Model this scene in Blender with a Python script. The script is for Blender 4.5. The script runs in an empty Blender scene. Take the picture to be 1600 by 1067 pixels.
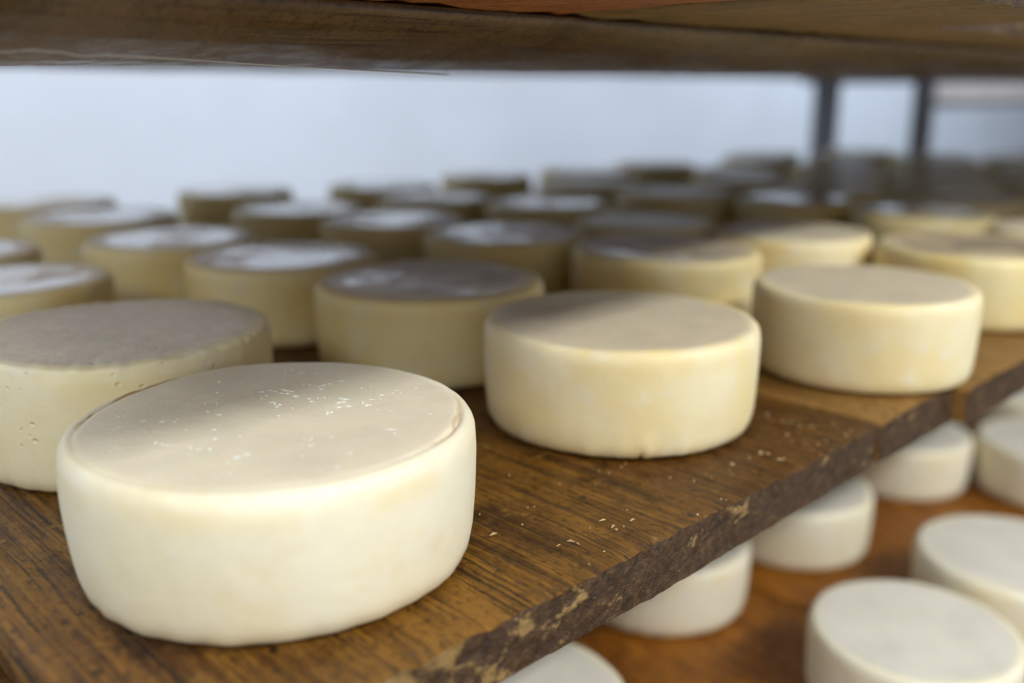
import bpy, math, random
from mathutils import Vector, noise

# ------------------------------------------------------------------ camera, world, lights, exposure
# Layout unit: one cheese radius = 0.1 m.  X runs along the rack, Y into the rack (away from the aisle), Z up.
S = 0.1
scn = bpy.context.scene
COL = scn.collection
YAW, PITCH = math.radians(43.856), 0.25941
CAMZ = 2.4209
cam_d = bpy.data.cameras.new('camera')
cam = bpy.data.objects.new('camera', cam_d); COL.objects.link(cam)
cam.location = (0, -2.9185 * S, CAMZ * S)
cam.rotation_euler = (math.pi / 2 - PITCH, 0.0, -YAW)
cam_d.sensor_width = 36; cam_d.lens = 1483.96 / 1600 * 36
cam_d.clip_start = 0.01; cam_d.clip_end = 60
cam_d.dof.use_dof = True
cam_d.dof.focus_distance = 5.25 * S
cam_d.dof.aperture_fstop = 2.3
cam_d.dof.aperture_blades = 9
scn.camera = cam

w = bpy.data.worlds.new('room_light'); scn.world = w; w.use_nodes = True
w.node_tree.nodes['Background'].inputs[0].default_value = (0.97, 0.97, 0.93, 1)
w.node_tree.nodes['Background'].inputs[1].default_value = 0.38

def area(name, loc, target, sx, sy, power, col):
    d = bpy.data.lights.new(name, 'AREA'); d.shape = 'RECTANGLE'; d.size = sx; d.size_y = sy
    d.energy = power; d.color = col
    o = bpy.data.objects.new(name, d); COL.objects.link(o); o.location = loc
    v = Vector(target) - Vector(loc)
    o.rotation_euler = v.to_track_quat('-Z', 'Y').to_euler()
    return o
# long aisle lamp: grazes in under the shelf above, its shadow edge crosses the first cheeses
area('aisle_lamp', (0.85, -1.90, 1.75), (0.85, 0.1, 0.0), 3.0, 0.20, 80, (1.0, 0.985, 0.95))
# daylight from the open left end of the rack
area('window_daylight', (-2.1, -0.75, 1.75), (0.25, 0.25, 0.05), 1.3, 0.9, 28, (0.97, 0.98, 1.0))
# unseen lights added over the passage behind the rack to brighten the white wall
area('wall_fill_light', (1.2, 1.75, 2.1), (1.6, 2.6, 0.0), 4.0, 0.35, 45, (0.84, 0.92, 1.0))
area('wall_fill_light', (6.2, 1.75, 2.1), (6.6, 2.6, 0.0), 4.5, 0.35, 72, (0.84, 0.92, 1.0))

scn.view_settings.view_transform = 'Standard'
scn.view_settings.look = 'None'
scn.view_settings.gamma = 1.0
scn.view_settings.use_curve_mapping = False
scn.view_settings.exposure = 0.0

# ------------------------------------------------------------------ helpers
def mesh_obj(name, verts, faces, mats, parent=None, smooth=True, mat_idx=None, loc=(0, 0, 0)):
    me = bpy.data.meshes.new(name)
    me.from_pydata(verts, [], faces)
    for m in mats: me.materials.append(m)
    if mat_idx: me.polygons.foreach_set('material_index', mat_idx)
    if smooth: me.polygons.foreach_set('use_smooth', [True] * len(me.polygons))
    me.update()
    o = bpy.data.objects.new(name, me); COL.objects.link(o)
    o.location = loc
    if parent: o.parent = parent
    return o

def tag(o, label=None, cat=None, group=None, kind=None):
    if label: o['label'] = label
    if cat: o['category'] = cat
    if group: o['group'] = group
    if kind: o['kind'] = kind
    return o

def box(x0, x1, y0, y1, z0, z1, base=0):
    v = [(x, y, z) for z in (z0, z1) for y in (y0, y1) for x in (x0, x1)]
    f = [(0, 2, 3, 1), (4, 5, 7, 6), (0, 1, 5, 4), (2, 6, 7, 3), (0, 4, 6, 2), (1, 3, 7, 5)]
    return v, [tuple(i + base for i in q) for q in f]

def bevel_box(name, x0, x1, y0, y1, z0, z1, mats, parent=None, bev=0.002):
    v, f = box(x0, x1, y0, y1, z0, z1)
    o = mesh_obj(name, v, f, mats, parent, smooth=False)
    m = o.modifiers.new('edge', 'BEVEL'); m.width = bev; m.segments = 2
    return o

class NT:
    def __init__(s, name):
        s.m = bpy.data.materials.new(name); s.m.use_nodes = True
        s.t = s.m.node_tree; s.b = s.t.nodes['Principled BSDF']
    def n(s, typ, **kw):
        nd = s.t.nodes.new(typ)
        for k, v in kw.items():
            if isinstance(k, str) and hasattr(nd, k): setattr(nd, k, v)
        return nd
    def l(s, a, b): s.t.links.new(a, b)
    def val(s, nd, **kw):
        for k, v in kw.items(): nd.inputs[k].default_value = v
    def noise(s, vec, scale, detail=4, rough=0.55, dist=0.0):
        nd = s.n('ShaderNodeTexNoise'); nd.inputs['Scale'].default_value = scale
        nd.inputs['Detail'].default_value = detail; nd.inputs['Roughness'].default_value = rough
        nd.inputs['Distortion'].default_value = dist
        s.l(vec, nd.inputs['Vector']); return nd.outputs['Fac']
    def ramp(s, fac, stops):
        nd = s.n('ShaderNodeValToRGB'); e = nd.color_ramp.elements
        e[0].position = stops[0][0]; e[0].color = (*stops[0][1], 1)
        e[1].position = stops[-1][0]; e[1].color = (*stops[-1][1], 1)
        for p, c in stops[1:-1]:
            x = e.new(p); x.color = (*c, 1)
        s.l(fac, nd.inputs['Fac']); return nd.outputs['Color']
    def mapr(s, fac, a, b, c=0.0, d=1.0):
        nd = s.n('ShaderNodeMapRange'); nd.interpolation_type = 'SMOOTHSTEP'
        for i, v in zip(('From Min', 'From Max', 'To Min', 'To Max'), (a, b, c, d)): nd.inputs[i].default_value = v
        s.l(fac, nd.inputs['Value']); return nd.outputs['Result']
    def math(s, op, a, b=None):
        nd = s.n('ShaderNodeMath'); nd.operation = op
        for i, x in enumerate((a, b)):
            if x is None: continue
            if isinstance(x, (int, float)): nd.inputs[i].default_value = x
            else: s.l(x, nd.inputs[i])
        return nd.outputs[0]
    def mix(s, fac, a, b, mode='MIX'):
        nd = s.n('ShaderNodeMix'); nd.data_type = 'RGBA'; nd.blend_type = mode
        for sock, x in ((nd.inputs[0], fac), (nd.inputs[6], a), (nd.inputs[7], b)):
            if isinstance(x, (int, float)): sock.default_value = x
            elif isinstance(x, tuple): sock.default_value = (*x, 1)
            else: s.l(x, sock)
        return nd.outputs[2]
    def mapping(s, vec, scale=(1, 1, 1), loc=None):
        nd = s.n('ShaderNodeMapping'); nd.inputs['Scale'].default_value = scale
        s.l(vec, nd.inputs['Vector'])
        if loc is not None: s.l(loc, nd.inputs['Location'])
        return nd.outputs[0]
    def bump(s, h, strength, dist, normal=None):
        nd = s.n('ShaderNodeBump'); nd.inputs['Strength'].default_value = strength
        nd.inputs['Distance'].default_value = dist; s.l(h, nd.inputs['Height'])
        if normal is not None: s.l(normal, nd.inputs['Normal'])
        return nd.outputs[0]

# ------------------------------------------------------------------ materials
def cheese_material(name, body_a, body_b, top_col, wet=0.5, pits=0.0, groove=0.0, rough_top=0.0, spec=0.5):
    k = NT(name)
    tc = k.n('ShaderNodeTexCoord').outputs['Object']
    inf = k.n('ShaderNodeObjectInfo')
    rnd = inf.outputs['Random']
    rv = k.n('ShaderNodeCombineXYZ'); 
    for i in range(3): k.l(k.math('MULTIPLY', rnd, 7.0 + i), rv.inputs[i])
    p = k.mapping(tc, loc=rv.outputs[0])
    big = k.noise(p, 14, 3, 0.5)
    mid = k.noise(p, 45, 4, 0.6)
    col = k.mix(k.mapr(big, 0.35, 0.68), body_a, body_b)
    col = k.mix(k.mapr(mid, 0.52, 0.72, 0, 0.45), col, (0.90, 0.86, 0.74))
    col = k.mix(k.mapr(k.noise(p, 32, 4, 0.65), 0.48, 0.78, 0, 0.38), col, (0.80, 0.66, 0.38))
    sep = k.n('ShaderNodeSeparateXYZ'); k.l(tc, sep.inputs[0])
    # slightly deeper yellow band just under the shoulder, and near the base
    z = sep.outputs['Z']
    band = k.math('MULTIPLY', k.mapr(z, 0.052, 0.064), k.mapr(z, 0.070, 0.0655))
    bn = k.mapr(k.noise(p, 26, 2), 0.40, 0.62)
    col = k.mix(k.math('MULTIPLY', k.math('MULTIPLY', band, bn), 0.28), col, (0.84, 0.68, 0.32))
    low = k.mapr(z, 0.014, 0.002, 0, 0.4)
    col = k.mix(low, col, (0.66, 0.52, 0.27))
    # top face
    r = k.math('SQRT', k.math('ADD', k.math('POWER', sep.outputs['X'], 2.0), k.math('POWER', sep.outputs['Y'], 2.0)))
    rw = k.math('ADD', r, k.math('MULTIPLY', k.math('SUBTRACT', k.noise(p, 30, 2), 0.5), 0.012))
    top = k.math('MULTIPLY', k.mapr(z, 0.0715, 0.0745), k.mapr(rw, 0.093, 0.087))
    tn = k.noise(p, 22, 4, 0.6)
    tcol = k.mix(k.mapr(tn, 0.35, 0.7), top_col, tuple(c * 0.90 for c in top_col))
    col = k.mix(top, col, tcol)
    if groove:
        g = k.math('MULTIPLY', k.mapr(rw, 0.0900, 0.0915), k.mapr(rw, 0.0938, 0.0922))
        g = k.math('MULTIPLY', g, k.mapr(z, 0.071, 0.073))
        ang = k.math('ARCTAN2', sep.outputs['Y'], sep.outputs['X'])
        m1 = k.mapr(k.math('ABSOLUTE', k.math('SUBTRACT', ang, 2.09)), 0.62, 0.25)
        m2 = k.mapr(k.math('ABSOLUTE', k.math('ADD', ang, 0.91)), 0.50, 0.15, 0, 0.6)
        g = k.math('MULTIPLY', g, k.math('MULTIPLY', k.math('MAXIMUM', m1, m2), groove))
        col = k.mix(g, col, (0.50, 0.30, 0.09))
    k.l(col, k.b.inputs['Base Color'])
    k.b.inputs['Specular IOR Level'].default_value = spec
    fine = k.noise(p, 420, 3, 0.6)
    if rough_top:
        fine = k.math('ADD', fine, k.math('MULTIPLY', k.math('MULTIPLY', top, k.noise(p, 170, 6, 0.75)), rough_top))
        col_ = k.mix(k.math('MULTIPLY', top, k.mapr(k.noise(p, 110, 6, 0.8), 0.60, 0.42, 0, 0.35)), col, (0.58, 0.50, 0.36)); k.l(col_, k.b.inputs['Base Color'])
    h = k.math('ADD', k.math('MULTIPLY', mid, 1.0), k.math('MULTIPLY', fine, 0.25))
    if pits:
        vo = k.n('ShaderNodeTexVoronoi'); vo.inputs['Scale'].default_value = 95
        k.l(k.mapping(p, (1, 1, 1.5)), vo.inputs['Vector'])
        pit = k.math('MULTIPLY', k.mapr(vo.outputs['Distance'], 0.24, 0.05), k.mapr(k.noise(p, 60, 1), 0.48, 0.56))
        h = k.math('SUBTRACT', h, k.math('MULTIPLY', pit, pits))
    k.l(k.bump(h, 0.55, 0.0012), k.b.inputs['Normal'])
    k.l(k.mapr(top, 0, 1, 0.50, 0.34), k.b.inputs['Roughness'])
    wetn = k.math('MULTIPLY', k.mapr(k.noise(p, 13, 2), 0.40, 0.52), k.mapr(rw, 0.080, 0.070))
    k.l(k.bump(mid, 0.12, 0.0008), k.b.inputs['Coat Normal'])
    k.l(k.math('MULTIPLY', k.math('MULTIPLY', top, wetn), wet), k.b.inputs['Coat Weight'])
    k.b.inputs['Coat Roughness'].default_value = 0.07
    k.b.inputs['Coat IOR'].default_value = 1.65
    k.b.inputs['Subsurface Weight'].default_value = 0.35
    k.b.inputs['Subsurface Radius'].default_value = (1.0, 0.75, 0.35)
    k.b.inputs['Subsurface Scale'].default_value = 0.008
    return k.m

CREAM_A, CREAM_B = (0.88, 0.79, 0.46), (0.86, 0.71, 0.31)  # yellower than dry_cheese_rind, warm shade deep in the rack put into the colour
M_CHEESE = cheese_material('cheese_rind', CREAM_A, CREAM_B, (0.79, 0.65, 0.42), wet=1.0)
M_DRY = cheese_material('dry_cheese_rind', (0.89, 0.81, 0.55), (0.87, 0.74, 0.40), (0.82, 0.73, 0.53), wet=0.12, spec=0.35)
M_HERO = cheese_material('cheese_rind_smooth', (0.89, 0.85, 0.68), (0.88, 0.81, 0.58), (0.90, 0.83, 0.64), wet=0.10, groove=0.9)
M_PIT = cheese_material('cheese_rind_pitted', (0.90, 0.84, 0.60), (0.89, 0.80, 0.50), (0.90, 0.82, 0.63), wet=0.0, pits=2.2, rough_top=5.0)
M_WHITE = cheese_material('lit_cheese_rind', (0.86, 0.83, 0.68), (0.85, 0.80, 0.60), (0.82, 0.80, 0.70), wet=0.05)  # whiter rind, the open light on the lower shelf put into its colour

def flake_material():
    k = NT('curd_flake'); k.val(k.b, **{'Base Color': (0.90, 0.87, 0.74, 1), 'Roughness': 0.4})
    k.b.inputs['Subsurface Weight'].default_value = 0.3; k.b.inputs['Subsurface Scale'].default_value = 0.002
    return k.m
M_FLAKE = flake_material()


def wood_material(name, dark, mid, light, rough=(0.28, 0.55), stain=0.6, spec=0.5, crust=None, grain=1.0, bump=0.8, darken=None, along='y'):
    k = NT(name)
    geo = k.n('ShaderNodeNewGeometry').outputs['Position']
    inf = k.n('ShaderNodeObjectInfo').outputs['Random']
    off = k.n('ShaderNodeCombineXYZ'); k.l(k.math('MULTIPLY', inf, 11.0), off.inputs[0]); k.l(k.math('MULTIPLY', inf, 5.0), off.inputs[1])
    p = k.mapping(geo, loc=off.outputs[0])
    g1 = k.noise(k.mapping(p, (170, 5, 30) if along == 'y' else (5, 120, 120)), 1.0, 7, 0.68, 0.8)
    g2 = k.noise(k.mapping(p, (430, 7, 90) if along == 'y' else (7, 300, 300)), 1.0, 5, 0.65)
    blot = k.noise(p, 9, 4, 0.6)
    blot2 = k.noise(k.mapping(p, (1.4, 0.8, 1)), 42, 6, 0.7)
    f = k.math('ADD', k.math('MULTIPLY', g1, 0.45 * grain), k.math('ADD', k.math('MULTIPLY', blot, 0.35), k.math('MULTIPLY', blot2, 0.65 - 0.45 * grain)))
    f = k.math('ADD', f, 0.10)
    col = k.ramp(f, [(0.42, dark), (0.52, mid), (0.64, light)])
    col = k.mix(k.mapr(g2, 0.47, 0.37, 0, 0.8), col, tuple(c * 0.35 for c in dark))
    if darken:      # board colour gets darker towards larger x, with a noisy edge
        sp_ = k.n('ShaderNodeSeparateXYZ'); k.l(geo, sp_.inputs[0])
        xx = k.math('ADD', sp_.outputs[0], k.math('MULTIPLY', k.math('SUBTRACT', blot, 0.5), 0.25))
        col = k.mix(k.mapr(xx, darken[0], darken[1], 0, darken[2]), col, k.mix(1.0, col, (0.42, 0.34, 0.22), 'MULTIPLY'))
    st = k.mapr(k.noise(p, 26, 5, 0.7), 0.56, 0.70, 0, stain)
    col = k.mix(st, col, tuple(c * 0.45 for c in dark))
    if crust:
        cr = k.mapr(k.noise(p, 34, 6, 0.75), 0.60, 0.68, 0, 0.85)
        col = k.mix(cr, col, crust)
    n3 = k.noise(k.mapping(p, (1.5, 0.8, 1)), 200, 7, 0.8)
    col = k.mix(k.mapr(n3, 0.50, 0.36, 0, 0.8), col, tuple(c * 0.5 for c in dark))
    col = k.mix(k.mapr(n3, 0.60, 0.72, 0, 0.45), col, tuple(min(1.0, c * 1.6) for c in light))
    vk = k.n('ShaderNodeTexVoronoi'); vk.inputs['Scale'].default_value = 26; k.l(p, vk.inputs['Vector'])
    kn = k.math('MULTIPLY', k.mapr(k.math('ADD', vk.outputs['Distance'], k.math('MULTIPLY', n3, 0.12)), 0.16, 0.10), 0.9)
    col = k.mix(kn, col, tuple(c * 0.3 for c in dark))
    k.l(col, k.b.inputs['Base Color'])
    k.l(k.mapr(blot2, 0.35, 0.65, rough[0], rough[1]), k.b.inputs['Roughness'])
    k.b.inputs['Specular IOR Level'].default_value = spec
    h = k.math('ADD', k.math('ADD', g1, k.math('MULTIPLY', n3, 0.8)), k.math('ADD', k.math('MULTIPLY', g2, 0.5), k.math('MULTIPLY', blot2, 0.7)))
    k.l(k.bump(h, bump, 0.0016), k.b.inputs['Normal'])
    return k.m

M_BOARD = wood_material('wet_brown_board', (0.020, 0.006, 0.0008), (0.100, 0.038, 0.003), (0.30, 0.135, 0.013), crust=(0.36, 0.21, 0.05), rough=(0.18, 0.5), darken=(0.36, 0.50, 0.8), bump=1.0)
M_AMBER = wood_material('amber_board', (0.09, 0.038, 0.006), (0.22, 0.105, 0.018), (0.34, 0.18, 0.045), stain=0.3, grain=0.8)
M_ORANGE = wood_material('wet_orange_board', (0.045, 0.010, 0.001), (0.20, 0.060, 0.003), (0.37, 0.135, 0.008), rough=(0.22, 0.42), stain=0.7, grain=0.5)
M_ORANGE_UP = wood_material('orange_stained_underside', (0.22, 0.06, 0.008), (0.40, 0.11, 0.015), (0.52, 0.17, 0.03), rough=(0.4, 0.6), stain=0.3, grain=0.6)
M_OLIVE_UP = wood_material('olive_brown_underside', (0.12, 0.06, 0.012), (0.23, 0.13, 0.02), (0.34, 0.20, 0.05), rough=(0.4, 0.6), stain=0.3, grain=0.6)
M_BEAM = wood_material('old_beam_wood', (0.045, 0.020, 0.004), (0.105, 0.050, 0.011), (0.18, 0.10, 0.035), rough=(0.22, 0.34), stain=0.4, grain=0.8, bump=0.25, spec=0.7, along='x')

def end_material():
    k = NT('rough_sawn_end')
    geo = k.n('ShaderNodeNewGeometry').outputs['Position']
    n1 = k.noise(k.mapping(geo, (1, 1, 1.6)), 34, 7, 0.72, 0.3)
    n2 = k.noise(geo, 130, 5, 0.7)
    col = k.ramp(n2, [(0.32, (0.022, 0.010, 0.003)), (0.52, (0.062, 0.030, 0.010)), (0.72, (0.13, 0.072, 0.028))])
    sep = k.n('ShaderNodeSeparateXYZ'); k.l(geo, sep.inputs[0])
    bias = k.mapr(sep.outputs[0], 0.20, 0.42, 0.075, -0.03)     # more bare wood towards the near end
    bare = k.mapr(k.math('ADD', n1, bias), 0.565, 0.625)
    col = k.mix(bare, col, (0.30, 0.19, 0.065))
    k.l(col, k.b.inputs['Base Color'])
    k.b.inputs['Roughness'].default_value = 0.5
    h = k.math('ADD', n2, k.math('MULTIPLY', n1, 1.0))
    k.l(k.bump(h, 0.9, 0.003), k.b.inputs['Normal'])
    return k.m
M_END = end_material()

def plain(name, col, rough=0.5, metal=0.0, bump_scale=0, bump_d=0.001, vary=0.0):
    k = NT(name); k.val(k.b, **{'Base Color': (*col, 1), 'Roughness': rough, 'Metallic': metal})
    geo = k.n('ShaderNodeNewGeometry').outputs['Position']
    if vary:
        c = k.mix(k.mapr(k.noise(geo, 2.2, 4), 0.35, 0.65), col, tuple(x * (1 - vary) for x in col))
        k.l(c, k.b.inputs['Base Color'])
    if bump_scale:
        k.l(k.bump(k.noise(geo, bump_scale, 4), 0.5, bump_d), k.b.inputs['Normal'])
    return k.m
M_WALL = plain('white_limewash', (0.77, 0.83, 0.94), 0.7, bump_scale=30, vary=0.05)
M_FLOOR = plain('grey_concrete', (0.42, 0.42, 0.40), 0.6, bump_scale=60, vary=0.2)
M_STEEL = plain('grey_steel', (0.27, 0.28, 0.34), 0.5, 0.0, bump_scale=90, bump_d=0.0004, vary=0.15)
M_PALE_STEEL = plain('pale_steel', (0.86, 0.87, 0.92), 0.45, 0.0, bump_scale=90, bump_d=0.0004, vary=0.1)
M_CARTON = plain('peach_cardboard', (0.72, 0.50, 0.36), 0.8, bump_scale=60, vary=0.15)
M_CRUMB = plain('tan_crumb', (0.55, 0.38, 0.17), 0.4)
M_THREAD = plain('pale_thread', (0.75, 0.72, 0.68), 0.5)

# ------------------------------------------------------------------ the room
def slab(name, x0, x1, y0, y1, z0, z1, mat):
    v, f = box(x0, x1, y0, y1, z0, z1)
    return tag(mesh_obj(name, v, f, [mat], smooth=False), kind='structure')
FZ = -1.25
slab('floor', -3.0, 13.1, -4.5, 3.1, FZ - 0.1, FZ, M_FLOOR)
slab('wall_back', -3.0, 13.1, 3.0, 3.1, FZ, 2.6, M_WALL)
slab('wall_right', 13.0, 13.1, -4.5, 3.0, FZ, 2.6, M_WALL)
slab('ceiling', -3.0, 13.1, -4.5, 3.1, 2.6, 2.7, M_WALL)

# ------------------------------------------------------------------ boards
def fbm(x, y, z, sc, octv=3):
    return noise.fractal(Vector((x * sc, y * sc, z * sc)), 1.0, 2.0, octv)

def board_mesh(name, x0, x1, y0, y1, z0, z1, mats, parent, detail=1, seed=0, face_down=False, skew=0.0, chip=0.0):
    """one plank; x across, y along the grain. Ragged near end (y0) and long edges. units of S. mats = [face, end]"""
    W = x1 - x0
    nx = int(W * (26 if detail == 2 else 10 if detail else 4)) + 2
    xs = [x0 + W * i / nx for i in range(nx + 1)]
    ys = []; y = y0
    st = 0.045 if detail == 2 else 0.12 if detail else 0.5
    while y < y1 - 0.3:
        ys.append(y); y += st
        if y - y0 > 3.0 and detail: st = min(0.5, st * 1.12)
    ys.append(y1)
    zs = 8 if detail == 2 else 4 if detail else 2
    V = []; F = []; MI = []
    def endoff(x, t):   # ragged sawn end
        a = 0.022 * fbm(x, seed * 3.1, t * 0.8, 0.7, 3) + 0.008 * fbm(x, t * .3, seed, 9.0, 3)
        c = 0
        if chip: c = chip * math.exp(-((x - x1) / 0.16) ** 2) * (0.5 + t)
        return a + c + skew * (x - x0)
    def topz(x, y, up):
        if not detail: return 0.0
        r = 0.010 * fbm(x * 3.2, y * 0.10, seed, 3.0, 3) + 0.010 * fbm(x, y, seed, 1.7, 4)
        e = 0.020 * math.exp(-(y - y0) / 0.04) * (0.6 + fbm(x, seed, 2, 5.0, 3))
        ex = 0.02 * (math.exp(-(x - x0) / 0.03) + math.exp(-(x1 - x) / 0.03))
        return min(0.0, r - 0.012) - e - ex
    idx = {}
    nxn, nyn = len(xs), len(ys)
    for j, y in enumerate(ys):
        for i, x in enumerate(xs):
            yy = y + (endoff(x, 0) if j == 0 else endoff(x, 0) * max(0, 1 - (y - y0) / 0.5))
            xe = 0.0
            if i in (0, nxn - 1) and detail: xe = 0.012 * fbm(x, y, seed, 1.2, 3)
            idx['t', i, j] = len(V); V.append(((x + xe) * S, yy * S, (z1 + topz(x, y, 1)) * S))
    for j, y in enumerate(ys):
        for i, x in enumerate(xs):
            yy = y + (endoff(x, 1) if j == 0 else endoff(x, 1) * max(0, 1 - (y - y0) / 0.5))
            idx['b', i, j] = len(V); V.append((x * S, yy * S, (z0 - topz(x, y + 40, 1) * (1 if face_down else .4)) * S))
    for j in range(nyn - 1):
        for i in range(nxn - 1):
            F.append((idx['t', i, j], idx['t', i + 1, j], idx['t', i + 1, j + 1], idx['t', i, j + 1])); MI.append(0)
            F.append((idx['b', i, j + 1], idx['b', i + 1, j + 1], idx['b', i + 1, j], idx['b', i, j])); MI.append(0)
    # near end face with rows
    rows = [[idx['t', i, 0] for i in range(nxn)]]
    for k in range(1, zs):
        t = k / zs; row = []
        for i, x in enumerate(xs):
            row.append(len(V))
            z = z1 + (z0 - z1) * t
            if i in (0, nxn - 1): a = endoff(x, t)
            else: a = endoff(x, t) + 0.012 * fbm(x, z, seed + 5, 4.0, 4)
            V.append((x * S, (y0 + a) * S, z * S))
        rows.append(row)
    rows.append([idx['b', i, 0] for i in range(nxn)])
    for k in range(zs):
        for i in range(nxn - 1):
            F.append((rows[k][i + 1], rows[k][i], rows[k + 1][i], rows[k + 1][i + 1])); MI.append(1)
    # far end and sides
    for i in range(nxn - 1):
        F.append((idx['t', i, nyn - 1], idx['t', i + 1, nyn - 1], idx['b', i + 1, nyn - 1], idx['b', i, nyn - 1])); MI.append(1)
    for j in range(nyn - 1):
        F.append((idx['t', 0, j + 1], idx['b', 0, j + 1], idx['b', 0, j], idx['t', 0, j])); MI.append(0)
        F.append((idx['t', nxn - 1, j], idx['b', nxn - 1, j], idx['b', nxn - 1, j + 1], idx['t', nxn - 1, j + 1])); MI.append(0)
    for side, i in ((0, 0), (1, nxn - 1)):   # close the small corner between end rows and side
        loop = [r[i] for r in rows]
        if len(loop) > 2:
            F.append(tuple(loop) if side == 0 else tuple(reversed(loop))); MI.append(1)
    o = mesh_obj(name, V, F, mats, parent, smooth=False, mat_idx=MI)
    return o

def beam_mesh(name, x0, x1, prof, mat, parent, wob=0.02):
    """beam along X with a rounded profile [(y,z)...] in units of S"""
    n = int((x1 - x0) / 0.5); V = []; F = []; k = len(prof)
    for i in range(n + 1):
        x = x0 + (x1 - x0) * i / n
        for a, (y, z) in enumerate(prof):
            d = wob * fbm(x, y * 2, z * 2, 0.55, 3)
            V.append((x * S, (y + d) * S, (z + d * (0 < a < k - 1)) * S))
    for i in range(n):
        for j in range(k):
            a, b = i * k + j, i * k + (j + 1) % k
            F.append((a, b, b + k, a + k))
    F.append(tuple(range(k))); F.append(tuple(reversed(range(n * k, n * k + k))))
    return mesh_obj(name, V, F, [mat], parent, smooth=True)

# main rack: Empty at its base that parents posts, beams and boards
def empty(name, loc):
    o = bpy.data.objects.new(name, None); COL.objects.link(o); o.location = loc; return o

T = 0.34                     # board thickness
Z_LOW = -3.20                # top of the shelf below
Z_UP = 2.86                  # underside of the shelf above
def child_board(o, rack):    # keep world placement under the empty
    o.parent = rack; o.matrix_parent_inverse = rack.matrix_world.inverted()

rack = empty('shelf_rack', (1.4, 0.7, FZ)); bpy.context.view_layer.update()
tag(rack, 'wooden ripening rack of wet brown boards carrying the rows of cheeses, on grey posts', 'rack')
MAIN = [  # x0 x1 y0 detail mats skew label
    (1.03, 6.67, 0.0, 2, (M_BOARD, M_END), 0.0, 'dark wet board with a rough-sawn end nearest the viewer'),
    (6.695, 8.03, 0.03, 1, (M_AMBER, M_END), 0.0, 'lighter amber board'),
    (8.06, 12.3, -0.09, 1, (M_AMBER, M_END), 0.0, None),
    (12.36, 17.4, 0.05, 1, (M_BOARD, M_END), 0.0, None),
    (17.46, 22.8, -0.03, 0, (M_BOARD, M_END), 0.0, None),
    (22.86, 28.0, 0.03, 0, (M_BOARD, M_END), 0.0, None)]
for i, (a, b, y0, d, ms, sk, lab) in enumerate(MAIN):
    o = board_mesh('board', a, b, y0, 13.8, -T, 0.0, ms, None, d, seed=i + 1, skew=sk, chip=0.035 if i == 0 else 0.0)
    child_board(o, rack)
    if lab: o['label'] = lab
LOWB = [(-0.6, 4.7, -1.9), (4.76, 8.95, -1.8), (9.0, 13.7, -1.9), (13.76, 18.6, -1.8), (18.66, 23.5, -1.9)]
for i, (a, b, y0) in enumerate(LOWB):
    o = board_mesh('board', a, b, y0, 13.8, Z_LOW - T, Z_LOW, (M_ORANGE, M_END), None, 1 if i < 3 else 0, seed=20 + i)
    child_board(o, rack)
    o['label'] = 'wet orange board of the lower shelf'
UPB = [(1.25, 4.60, -1.10, M_ORANGE_UP), (4.66, 7.5, -0.82, M_OLIVE_UP), (7.56, 12.4, 0.30, M_OLIVE_UP), (12.46, 18.0, -1.0, M_OLIVE_UP), (18.06, 23.0, -1.1, M_OLIVE_UP), (23.06, 28.0, -1.0, M_OLIVE_UP)]
for i, (a, b, y0, m) in enumerate(UPB):
    o = board_mesh('board', a, b, y0, 13.8, Z_UP, Z_UP + T, (m, M_END), None, 1 if i < 3 else 0, seed=40 + i, face_down=True)
    child_board(o, rack)
    o['label'] = 'orange-stained overhead board' if i == 0 else 'olive-brown overhead board'
def rail_prof(zt, dy=0.0):
    return [(1.35 + dy, zt), (1.40 + dy, zt - .05), (1.58 + dy, zt - .13), (1.85 + dy, zt - .20), (2.15 + dy, zt - .255), (2.5 + dy, zt - .295), (2.85 + dy, zt - .31), (3.25 + dy, zt - .295), (3.5 + dy, zt - .24), (3.62 + dy, zt)]
for zt, lab in ((Z_UP, 'dark rounded beam under the overhead boards'), (-T, None), (Z_LOW - T, None)):
    child_board(beam_mesh('beam', 1.1 if zt > 0 else 0.9, 28.0, rail_prof(zt), M_BEAM, None), rack)
    child_board(beam_mesh('beam', 1.1 if zt > 0 else 0.9, 28.0, [(y * 0.5 + 11.8, zt - (zt - z) * 0.45) for y, z in rail_prof(zt)] , M_BEAM, None), rack)
def post(x, y, wx, wy, z0, z1, name, parent, mat=M_STEEL):
    o = bevel_box(name, (x - wx / 2) * S, (x + wx / 2) * S, (y - wy / 2) * S, (y + wy / 2) * S, z0, z1 * S, [mat], None, 0.004)
    if parent: child_board(o, parent)
    return o
for (x, y, q) in ((28.4, 12.4, 0.62), (28.4, 9.45, 0.32), (28.4, 0.9, 0.5)):
    post(x, y, q, q, FZ, 6.3, 'post', rack)
for zt in (Z_UP - 0.02, -T - 0.31, Z_LOW - T - 0.31):
    o = bevel_box('crossbar', 2.814, 2.856, 0.12, 1.32, (zt - 0.25) * S, zt * S, [M_STEEL], None, 0.003); child_board(o, rack)
# posts at the near-left end, outside the picture
post(0.72, 13.0, 0.4, 0.5, FZ, 6.3, 'post', rack)

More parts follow.
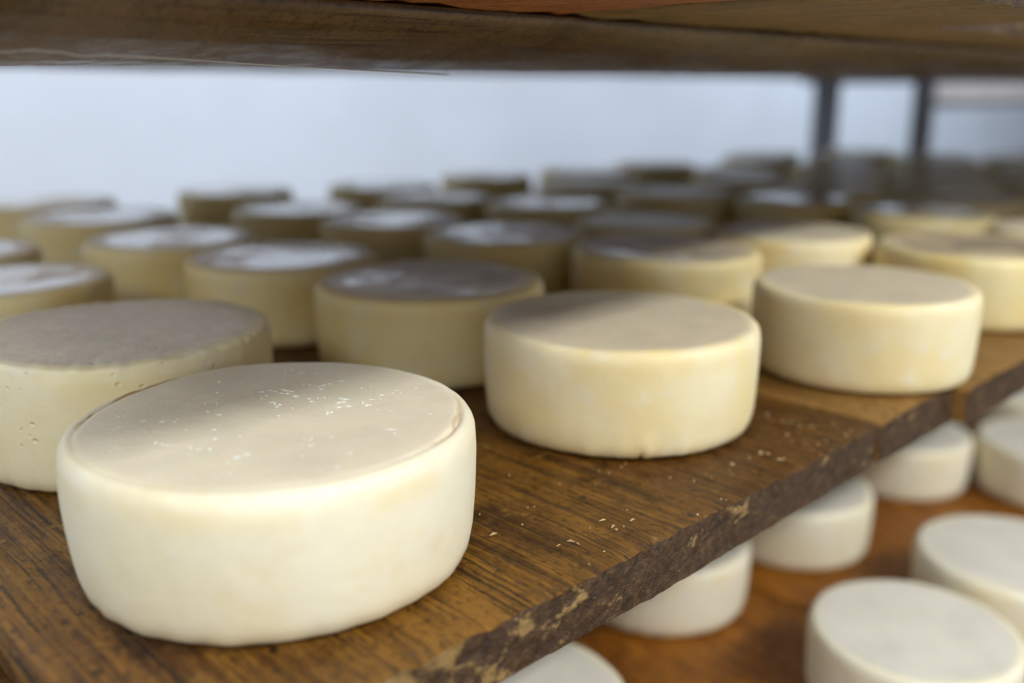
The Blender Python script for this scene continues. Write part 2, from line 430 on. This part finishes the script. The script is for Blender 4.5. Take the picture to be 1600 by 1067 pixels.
# neighbouring rack farther along
rack2 = empty('far_rack', (4.6, 0.6, FZ)); bpy.context.view_layer.update()
tag(rack2, 'pale steel rack beyond the end post, with level rails', 'rack')
for zt, nm, h, mt in ((2.72, 'rail', 0.62, M_PALE_STEEL), (2.09, 'rail', 0.22, M_STEEL), (-0.1, 'rail', 0.6, M_STEEL)):
    for y in (9.6, 0.6):
        o = bevel_box(nm, 2.93, 6.4, (y - 0.15) * S, (y + 0.15) * S, (zt - h) * S, zt * S, [mt], None, 0.003); child_board(o, rack2)
for (x, y) in ((29.1, 9.6), (64.2, 9.6), (29.1, 0.6), (64.2, 0.6)):
    post(x, y, 0.45, 0.45, FZ, 5.0, 'post', rack2)
for i in range(6):
    a = 29.4 + i * 5.8
    o = board_mesh('board', a, a + 5.72, 0.3, 9.9, -0.1, 0.2, (M_BOARD, M_END), None, 0, seed=60 + i); child_board(o, rack2)
cb = empty('carton', (4.65, 0.75, 0.021)); bpy.context.view_layer.update()
tag(cb, 'blurred peach cardboard carton at the far right end of the racks', 'box')
o = bevel_box('carton_body', 4.40, 4.95, 0.60, 0.91, 0.021, 0.17, [M_CARTON], None, 0.003); child_board(o, cb)
o = bevel_box('lid', 4.39, 4.96, 0.59, 0.92, 0.165, 0.205, [M_CARTON], None, 0.003); child_board(o, cb)

# ------------------------------------------------------------------ cheeses
H = 0.756
PROF_N = [(0, 0), (.55, 0), (.90, .002), (.944, .010), (.962, .032), (.973, .08), (.981, .15), (.988, .24), (.994, .35), (.998, .46), (1.0, .56), (.999, .64), (.994, .69), (.983, .722), (.968, .743), (.950, .753), (.93, .757), (.88, .757), (.80, .755), (.6, .752), (.3, .750), (0, .750)]
PROF_HERO = [(0, 0), (.55, 0), (.89, .002), (.938, .012), (.957, .036), (.969, .09), (.978, .15), (.986, .24), (.993, .35), (.998, .46), (1.0, .56), (.998, .63), (.993, .68), (.983, .712), (.969, .736), (.953, .749), (.940, .753), (.930, .754), (.922, .754), (.915, .754), (.905, .755), (.890, .756), (.87, .757), (.8, .757), (.6, .756), (.3, .754), (0, .753)]
PROF_F = [(0, 0), (.91, 0), (.962, .04), (.985, .18), (1.0, .40), (.997, .62), (.985, .70), (.955, .742), (.90, .756), (.5, .753), (0, .75)]

def cheese_mesh(name, prof, seg, mat, seed, wob=1.0, extra=None):
    V = []; F = []; rings = []
    for i, (r, z) in enumerate(prof):
        if r == 0: rings.append([len(V)]); V.append((0, 0, z * S)); continue
        ring = []
        for s in range(seg):
            a = 2 * math.pi * s / seg; ca, sa = math.cos(a), math.sin(a)
            n1 = noise.noise(Vector((ca * 1.1 + seed * 7.7, sa * 1.1, z * 0.8)))
            n2 = noise.fractal(Vector((ca * r * 5 + seed, sa * r * 5, z * 5 + seed)), 1.0, 2.0, 3)
            rr = r * (1 + wob * (0.008 * n1 + 0.0035 * n2)) 
            zz = z
            if z > 0.7: zz = z + wob * (0.010 * noise.noise(Vector((ca * r * 1.3 + seed, sa * r * 1.3, 9.0))) + 0.003 * n2)
            if r > 0.8 and z < 0.09: rr += wob * 0.010 * noise.noise(Vector((ca * 9 + seed, sa * 9, z * 4)))
            if extra: rr, zz = extra(a, r, z, rr, zz)
            ring.append(len(V)); V.append((rr * ca * S, rr * sa * S, zz * S))
        rings.append(ring)
    for A, B in zip(rings[:-1], rings[1:]):
        for s in range(seg):
            t = (s + 1) % seg
            if len(A) == 1: F.append((A[0], B[t], B[s]))
            elif len(B) == 1: F.append((A[s], A[t], B[0]))
            else: F.append((A[s], A[t], B[t], B[s]))
    me = bpy.data.meshes.new(name); me.from_pydata(V, [], F); me.materials.append(mat)
    me.polygons.foreach_set('use_smooth', [True] * len(me.polygons)); me.update()
    return me

# near variants get their own mesh, the rest share a handful
def pit_extra(a, r, z, rr, zz):
    if z > 0.70 and r > 0.85: zz += 0.010 * noise.fractal(Vector((math.cos(a) * 14, math.sin(a) * 14, r * 9)), 1, 2, 3); rr += 0.008 * noise.noise(Vector((math.cos(a) * 16, math.sin(a) * 16, 3)))
    return rr, zz
def hero_extra(a, r, z, rr, zz):    # groove inside the rim, open on two stretches
    if z > 0.74 and .86 < r < .95:
        a = (a + math.pi) % (2 * math.pi) - math.pi
        m = math.exp(-((a - math.radians(120)) / 0.42) ** 2) + math.exp(-((a + math.radians(52)) / 0.34) ** 2) + 0.12
        zz -= 0.020 * m * math.exp(-((r - .921) / .012) ** 2)
    return rr, zz
def nick_extra(a, r, z, rr, zz):     # small folds along the lower front of the wheel
    if z < 0.13 and r > 0.8:
        f = math.exp(-((a - math.radians(232)) / 0.35) ** 2)
        rr += f * 0.016 * noise.noise(Vector((a * 14, z * 22, 1)))
        d = abs(a - math.radians(229))
        if d < 0.03 and z < 0.05: rr -= 0.03 * (1 - d / 0.03)
    return rr, zz
PROF_PIT = [(r if not .93 < r < .97 or z < .6 else r + .012, z) for r, z in PROF_N]
ME = {
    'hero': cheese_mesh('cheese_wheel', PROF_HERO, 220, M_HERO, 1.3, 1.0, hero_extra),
    'pit': cheese_mesh('cheese_wheel', PROF_PIT, 260, M_PIT, 4.1, 1.4, pit_extra),
    'second': cheese_mesh('cheese_wheel', PROF_N, 220, M_DRY, 7.2, 1.0, nick_extra),
    'n0': cheese_mesh('cheese_wheel', PROF_N, 110, M_CHEESE, 2.2),
    'n1': cheese_mesh('cheese_wheel', PROF_N, 110, M_DRY, 5.9),
    'n2': cheese_mesh('cheese_wheel', PROF_N, 110, M_CHEESE, 9.4),
    'w0': cheese_mesh('cheese_wheel', PROF_N, 110, M_WHITE, 3.7),
    'w1': cheese_mesh('cheese_wheel', PROF_N, 110, M_WHITE, 6.6),
    'f0': cheese_mesh('cheese_wheel', PROF_F, 56, M_CHEESE, 8.8),
    'f1': cheese_mesh('cheese_wheel', PROF_F, 56, M_CHEESE, 12.1),
    'g0': cheese_mesh('cheese_wheel', PROF_F, 56, M_DRY, 14.1),
    'g1': cheese_mesh('cheese_wheel', PROF_F, 56, M_DRY, 16.3),
}
GROUP = 'cheese wheels ripening on the main shelf'
def cheese(x, y, r, key, label, z=0.0, group=GROUP, rot=0.0, hs=1.0):
    o = bpy.data.objects.new('cheese_wheel', ME[key]); COL.objects.link(o)
    o.location = (x * S, y * S, (z + 0.006) * S); o.scale = (r, r, hs); o.rotation_euler = (0, 0, rot)
    return tag(o, label, 'cheese', group)

# (x, y, radius, mesh, label)
NAMED = [
 (2.389, 1.379, 1.066, 'hero', 'large smooth cream cheese wheel with grooved rim, sharpest and nearest in the front'),
 (2.46, 3.55, 1.01, 'pit', 'cheese wheel with rough pitted rind and crumbly top edge, cut off by the left frame'),
 (5.414, 1.536, 1.034, 'second', 'cream cheese wheel near the board end, diagonal shadow edge across its top'),
 (7.999, 0.886, 0.964, 'n1', 'evenly lit cheese wheel standing on the amber board past the dark board'),
 (5.328, 3.703, 1.034, 'n0', 'cheese wheel with brownish shaded top, directly behind the diagonally shadowed wheel'),
 (5.042, 5.760, 0.98, 'n2', 'cheese wheel with a bright white reflection on its top, behind the brown-topped wheel'),
 (4.747, 7.738, 0.96, 'n0', 'cheese wheel with a faint white sheen, behind the one with bright white top'),
 (2.548, 6.331, 0.902, 'n0', 'cheese wheel cut by the left frame just behind the pitted wheel'),
 (2.498, 8.452, 1.0, 'n2', 'small sliver of cheese wheel at the left frame, behind the glossy-topped cut-off wheel'),
 (4.929, 10.305, 1.0, 'n2', 'wide shaded cheese wheel second from the white wall at far left'),
 (5.024, 12.594, 0.98, 'f0', 'leftmost cheese wheel of the back row against the white wall'),
 (7.927, 12.161, 0.965, 'f1', 'back-row cheese wheel standing alone against the white wall, left of centre'),
 (7.35, 9.196, 0.943, 'f0', 'shaded cheese wheel partly in front of the lone back-row wheel'),
 (7.61, 7.285, 0.955, 'n0', 'shaded cheese wheel right behind the one with bright white top'),
 (10.315, 11.2, 0.975, 'f0', 'second distinct back-row cheese wheel from the left, near picture centre'),
 (9.736, 8.96, 0.93, 'f1', 'shaded cheese wheel before the second back-row wheel'),
 (7.814, 5.326, 0.985, 'n2', 'flat-looking shaded cheese wheel behind the brown-topped wheel'),
 (10.437, 7.138, 0.991, 'f0', 'shaded cheese wheel with a pale glint at its right rim, mid shelf'),
 (13.015, 11.382, 0.93, 'f1', 'small back-row cheese wheel with a square left outline, third from left'),
 (15.415, 10.812, 1.03, 'f0', 'fourth back-row cheese wheel, grey topped and wide'),
 (9.895, 4.865, 0.93, 'n1', 'dark shaded cheese wheel behind the half-lit wheel'),
 (8.307, 3.315, 1.03, 'n0', 'half-lit cheese wheel, dark on top and bright on its right side'),
 (10.415, 2.998, 0.914, 'n1', 'cheese wheel with a small white glint and a lit right half'),
 (10.916, 1.045, 1.035, 'n2', 'brightly lit cheese wheel cut by the right frame on the amber board'),
 (13.125, 6.773, 1.0, 'g1', 'dark cheese wheel with a pale spot, centre right of the shelf'),
 (21.552, 10.509, 0.9, 'g0', 'sixth back-row cheese wheel, just left of the first grey post'),
 (13.726, 4.852, 0.982, 'f0', 'dark shaded cheese wheel behind the one with lit right half'),
 (13.5, 2.75, 0.97, 'f1', 'softly lit cheese wheel behind the wheel cut by the right frame'),
 (18.0, 11.0, 0.95, 'g1', 'fifth back-row cheese wheel, pale and blurred'),
]
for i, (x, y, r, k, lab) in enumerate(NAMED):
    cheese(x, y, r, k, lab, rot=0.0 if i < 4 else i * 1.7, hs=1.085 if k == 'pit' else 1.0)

FILL = [  # columns of blurred wheels in the shade farther right
 (13.185, 0.75), (13.442, 9.0), (16.064, 1.0), (15.972, 3.1), (15.759, 5.3), (16.15, 7.4),
 (18.376, 2.2), (18.058, 4.3), (18.55, 6.5), (18.064, 8.8), (21.014, 1.2), (20.576, 3.3), (20.979, 5.5), (20.563, 7.9),
 (23.204, 2.3), (23.321, 4.5), (23.356, 6.7), (23.173, 8.9), (23.24, 11.336), (25.98, 1.3), (25.657, 3.4), (26.149, 5.6), (25.668, 7.8), (26.15, 10.1)]
ORD = ['nearest the aisle', 'second from the aisle', 'third from the aisle', 'fourth from the aisle', 'fifth from the aisle', 'sixth from the aisle']
cols = {}
for x, y in FILL: cols.setdefault(int((x - 12.9) / 2.45), []).append((x, y))
CN = {0: 'column behind the right-frame wheel', 1: 'column before the middle of the rack', 2: 'fourth column from the grey posts', 3: 'third column from the grey posts', 4: 'second column from the grey posts', 5: 'last column beside the grey posts'}
for c, lst in sorted(cols.items()):
    for j, (x, y) in enumerate(sorted(lst, key=lambda q: q[1])):
        cheese(x, y, 0.95, 'g%d' % (j % 2), 'blurred shaded cheese, %s, %s' % (ORD[j], CN[c]), rot=x + y)

LOWER = [
 (8.19, 0.17, 0.95, 'w0', 'white-topped cheese wheel fully visible on the lower orange shelf, bottom right'),
 (10.44, 0.07, 1.0, 'w1', 'white-topped lower-shelf cheese wheel cut by the right frame'),
 (10.40, 2.72, 0.98, 'w0', 'lower-shelf cheese wheel with only its lit side showing under the board corner'),
 (8.05, 3.03, 1.0, 'w1', 'lower-shelf cheese wheel half hidden below the middle of the dark board end'),
 (4.75, 2.05, 1.0, 'w0', 'lower-shelf cheese wheel peeping out at the bottom edge under the dark board'),
 (13.35, 2.68, 1.0, 'w1', 'yellowish lower-shelf cheese wheel under the amber board'),
 (14.50, 0.95, 1.0, 'w0', 'lower-shelf cheese wheel in the far right gap under the amber board'),
 (15.6, 4.3, 0.97, 'w0', 'dim lower-shelf wheel in shade beyond the yellowish one'),
 (16.9, 2.1, 0.97, 'w1', 'lower-shelf wheel farthest along at the right frame'),
]
for i, (x, y, r, k, lab) in enumerate(LOWER):
    cheese(x, y, r, k, lab, z=Z_LOW, group='cheese wheels on the lower shelf', rot=i * 2.1)

# ------------------------------------------------------------------ small things
def blob(V, F, c, rx, ry, rz, ang, rng):
    base = len(V); n = 6
    ca, sa = math.cos(ang), math.sin(ang)
    ring = []
    for s in range(n):
        a = 2 * math.pi * s / n; q = 0.65 + 0.7 * rng.random()
        x, y = rx * q * math.cos(a), ry * q * math.sin(a)
        V.append((c[0] + x * ca - y * sa, c[1] + x * sa + y * ca, c[2]))
    V.append((c[0], c[1], c[2] + rz))
    for s in range(n): F.append((base + s, base + (s + 1) % n, base + n))

# curd flecks in the top of the front cheese (a part of it)
hero = [o for o in bpy.data.objects if o.data is ME['hero']][0]
rng = random.Random(5); V = []; F = []
for i in range(95):
    a = rng.uniform(0, 6.283); r = 0.82 * math.sqrt(rng.random())
    x, y = r * math.cos(a), r * math.sin(a)
    L = rng.choice((0.006, 0.010, 0.016, 0.026))
    for q in range(rng.choice((1, 1, 2, 3))):
        dx, dy = rng.uniform(-.03, .03), rng.uniform(-.03, .03)
        zt = 0.754 + 0.010 * noise.noise(Vector(((x + dx) * 1.3 + 1.3, (y + dy) * 1.3, 9.0)))
        blob(V, F, ((x + dx) * S, (y + dy) * S, zt * S), L * S, L * S * rng.uniform(.3, .6), 0.006 * S, rng.uniform(-0.9, -0.5), rng)
fl = mesh_obj('curd_flecks', V, F, [M_FLAKE], hero, smooth=False); fl['kind'] = 'stuff'

# crumbs and splinters on the dark board (too small to pick apart)
V = []; F = []
for i in range(80):
    x, y = rng.uniform(3.3, 6.4), abs(rng.gauss(0.35, 0.45)) + 0.02
    if math.hypot(x - 5.414, y - 1.536) < 1.03 or math.hypot(x - 2.389, y - 1.379) < 1.06: continue
    if rng.random() < 0.6:
        l = rng.uniform(.01, .026); blob(V, F, (x * S, y * S, 0.006 * S), l * S, 0.004 * S, rng.uniform(.005, .014) * S, rng.uniform(0, 3.1), rng)
    else:
        l = rng.uniform(.004, .010); blob(V, F, (x * S, y * S, 0.004 * S), l * S, l * S, l * S * .8, 0, rng)
cr = mesh_obj('crumbs', V, F, [M_CRUMB], None, smooth=False)
tag(cr, 'tiny crumbs and splinters scattered along the dark board end', 'crumbs', kind='stuff')

# loose thread hanging along the overhead beam
def ray(px, py, depth):      # where the thread hangs, from picture measurements
    a = (px - 800) / 1483.96 * depth; b = (533.5 - py) / 1483.96 * depth
    fw = depth * math.cos(PITCH) + b * math.sin(PITCH); up = b * math.cos(PITCH) - depth * math.sin(PITCH)
    X = a * math.cos(YAW) + fw * math.sin(YAW); Y = -a * math.sin(YAW) + fw * math.cos(YAW) - 2.9185
    return (X * S, Y * S, (CAMZ + up) * S)
pts0 = [(-25, 79, 4.75), (10, 81, 4.8), (40, 78, 4.85), (100, 82, 4.9), (122, 87, 4.95), (140, 87, 5.0), (165, 85.5, 5.05), (260, 91, 5.4), (400, 100, 6.0), (560, 110, 6.9), (700, 118, 7.9)]
pts = list(zip([q[0] for q in pts0], [q[1] for q in pts0], (4.40, 4.40, 4.40, 4.42, 4.45, 4.45, 4.5, 4.7, 5.15, 5.8, 6.6)))
P = [Vector(ray(*q)) for q in pts]; V = []; F = []
for i, q in enumerate(P):
    d = (P[min(i + 1, len(P) - 1)] - P[max(i - 1, 0)]).normalized()
    u = d.cross(Vector((0, 0, 1))).normalized(); v = u.cross(d)
    for a in range(6): V.append(tuple(q + (u * math.cos(a * 1.0472) + v * math.sin(a * 1.0472)) * 0.0005))
for i in range(len(P) - 1):
    for a in range(6): F.append((i * 6 + a, i * 6 + (a + 1) % 6, i * 6 + 6 + (a + 1) % 6, i * 6 + 6 + a))
tag(mesh_obj('loose_thread', V, F, [M_THREAD]), 'thin pale thread hanging along the underside of the overhead beam', 'thread')
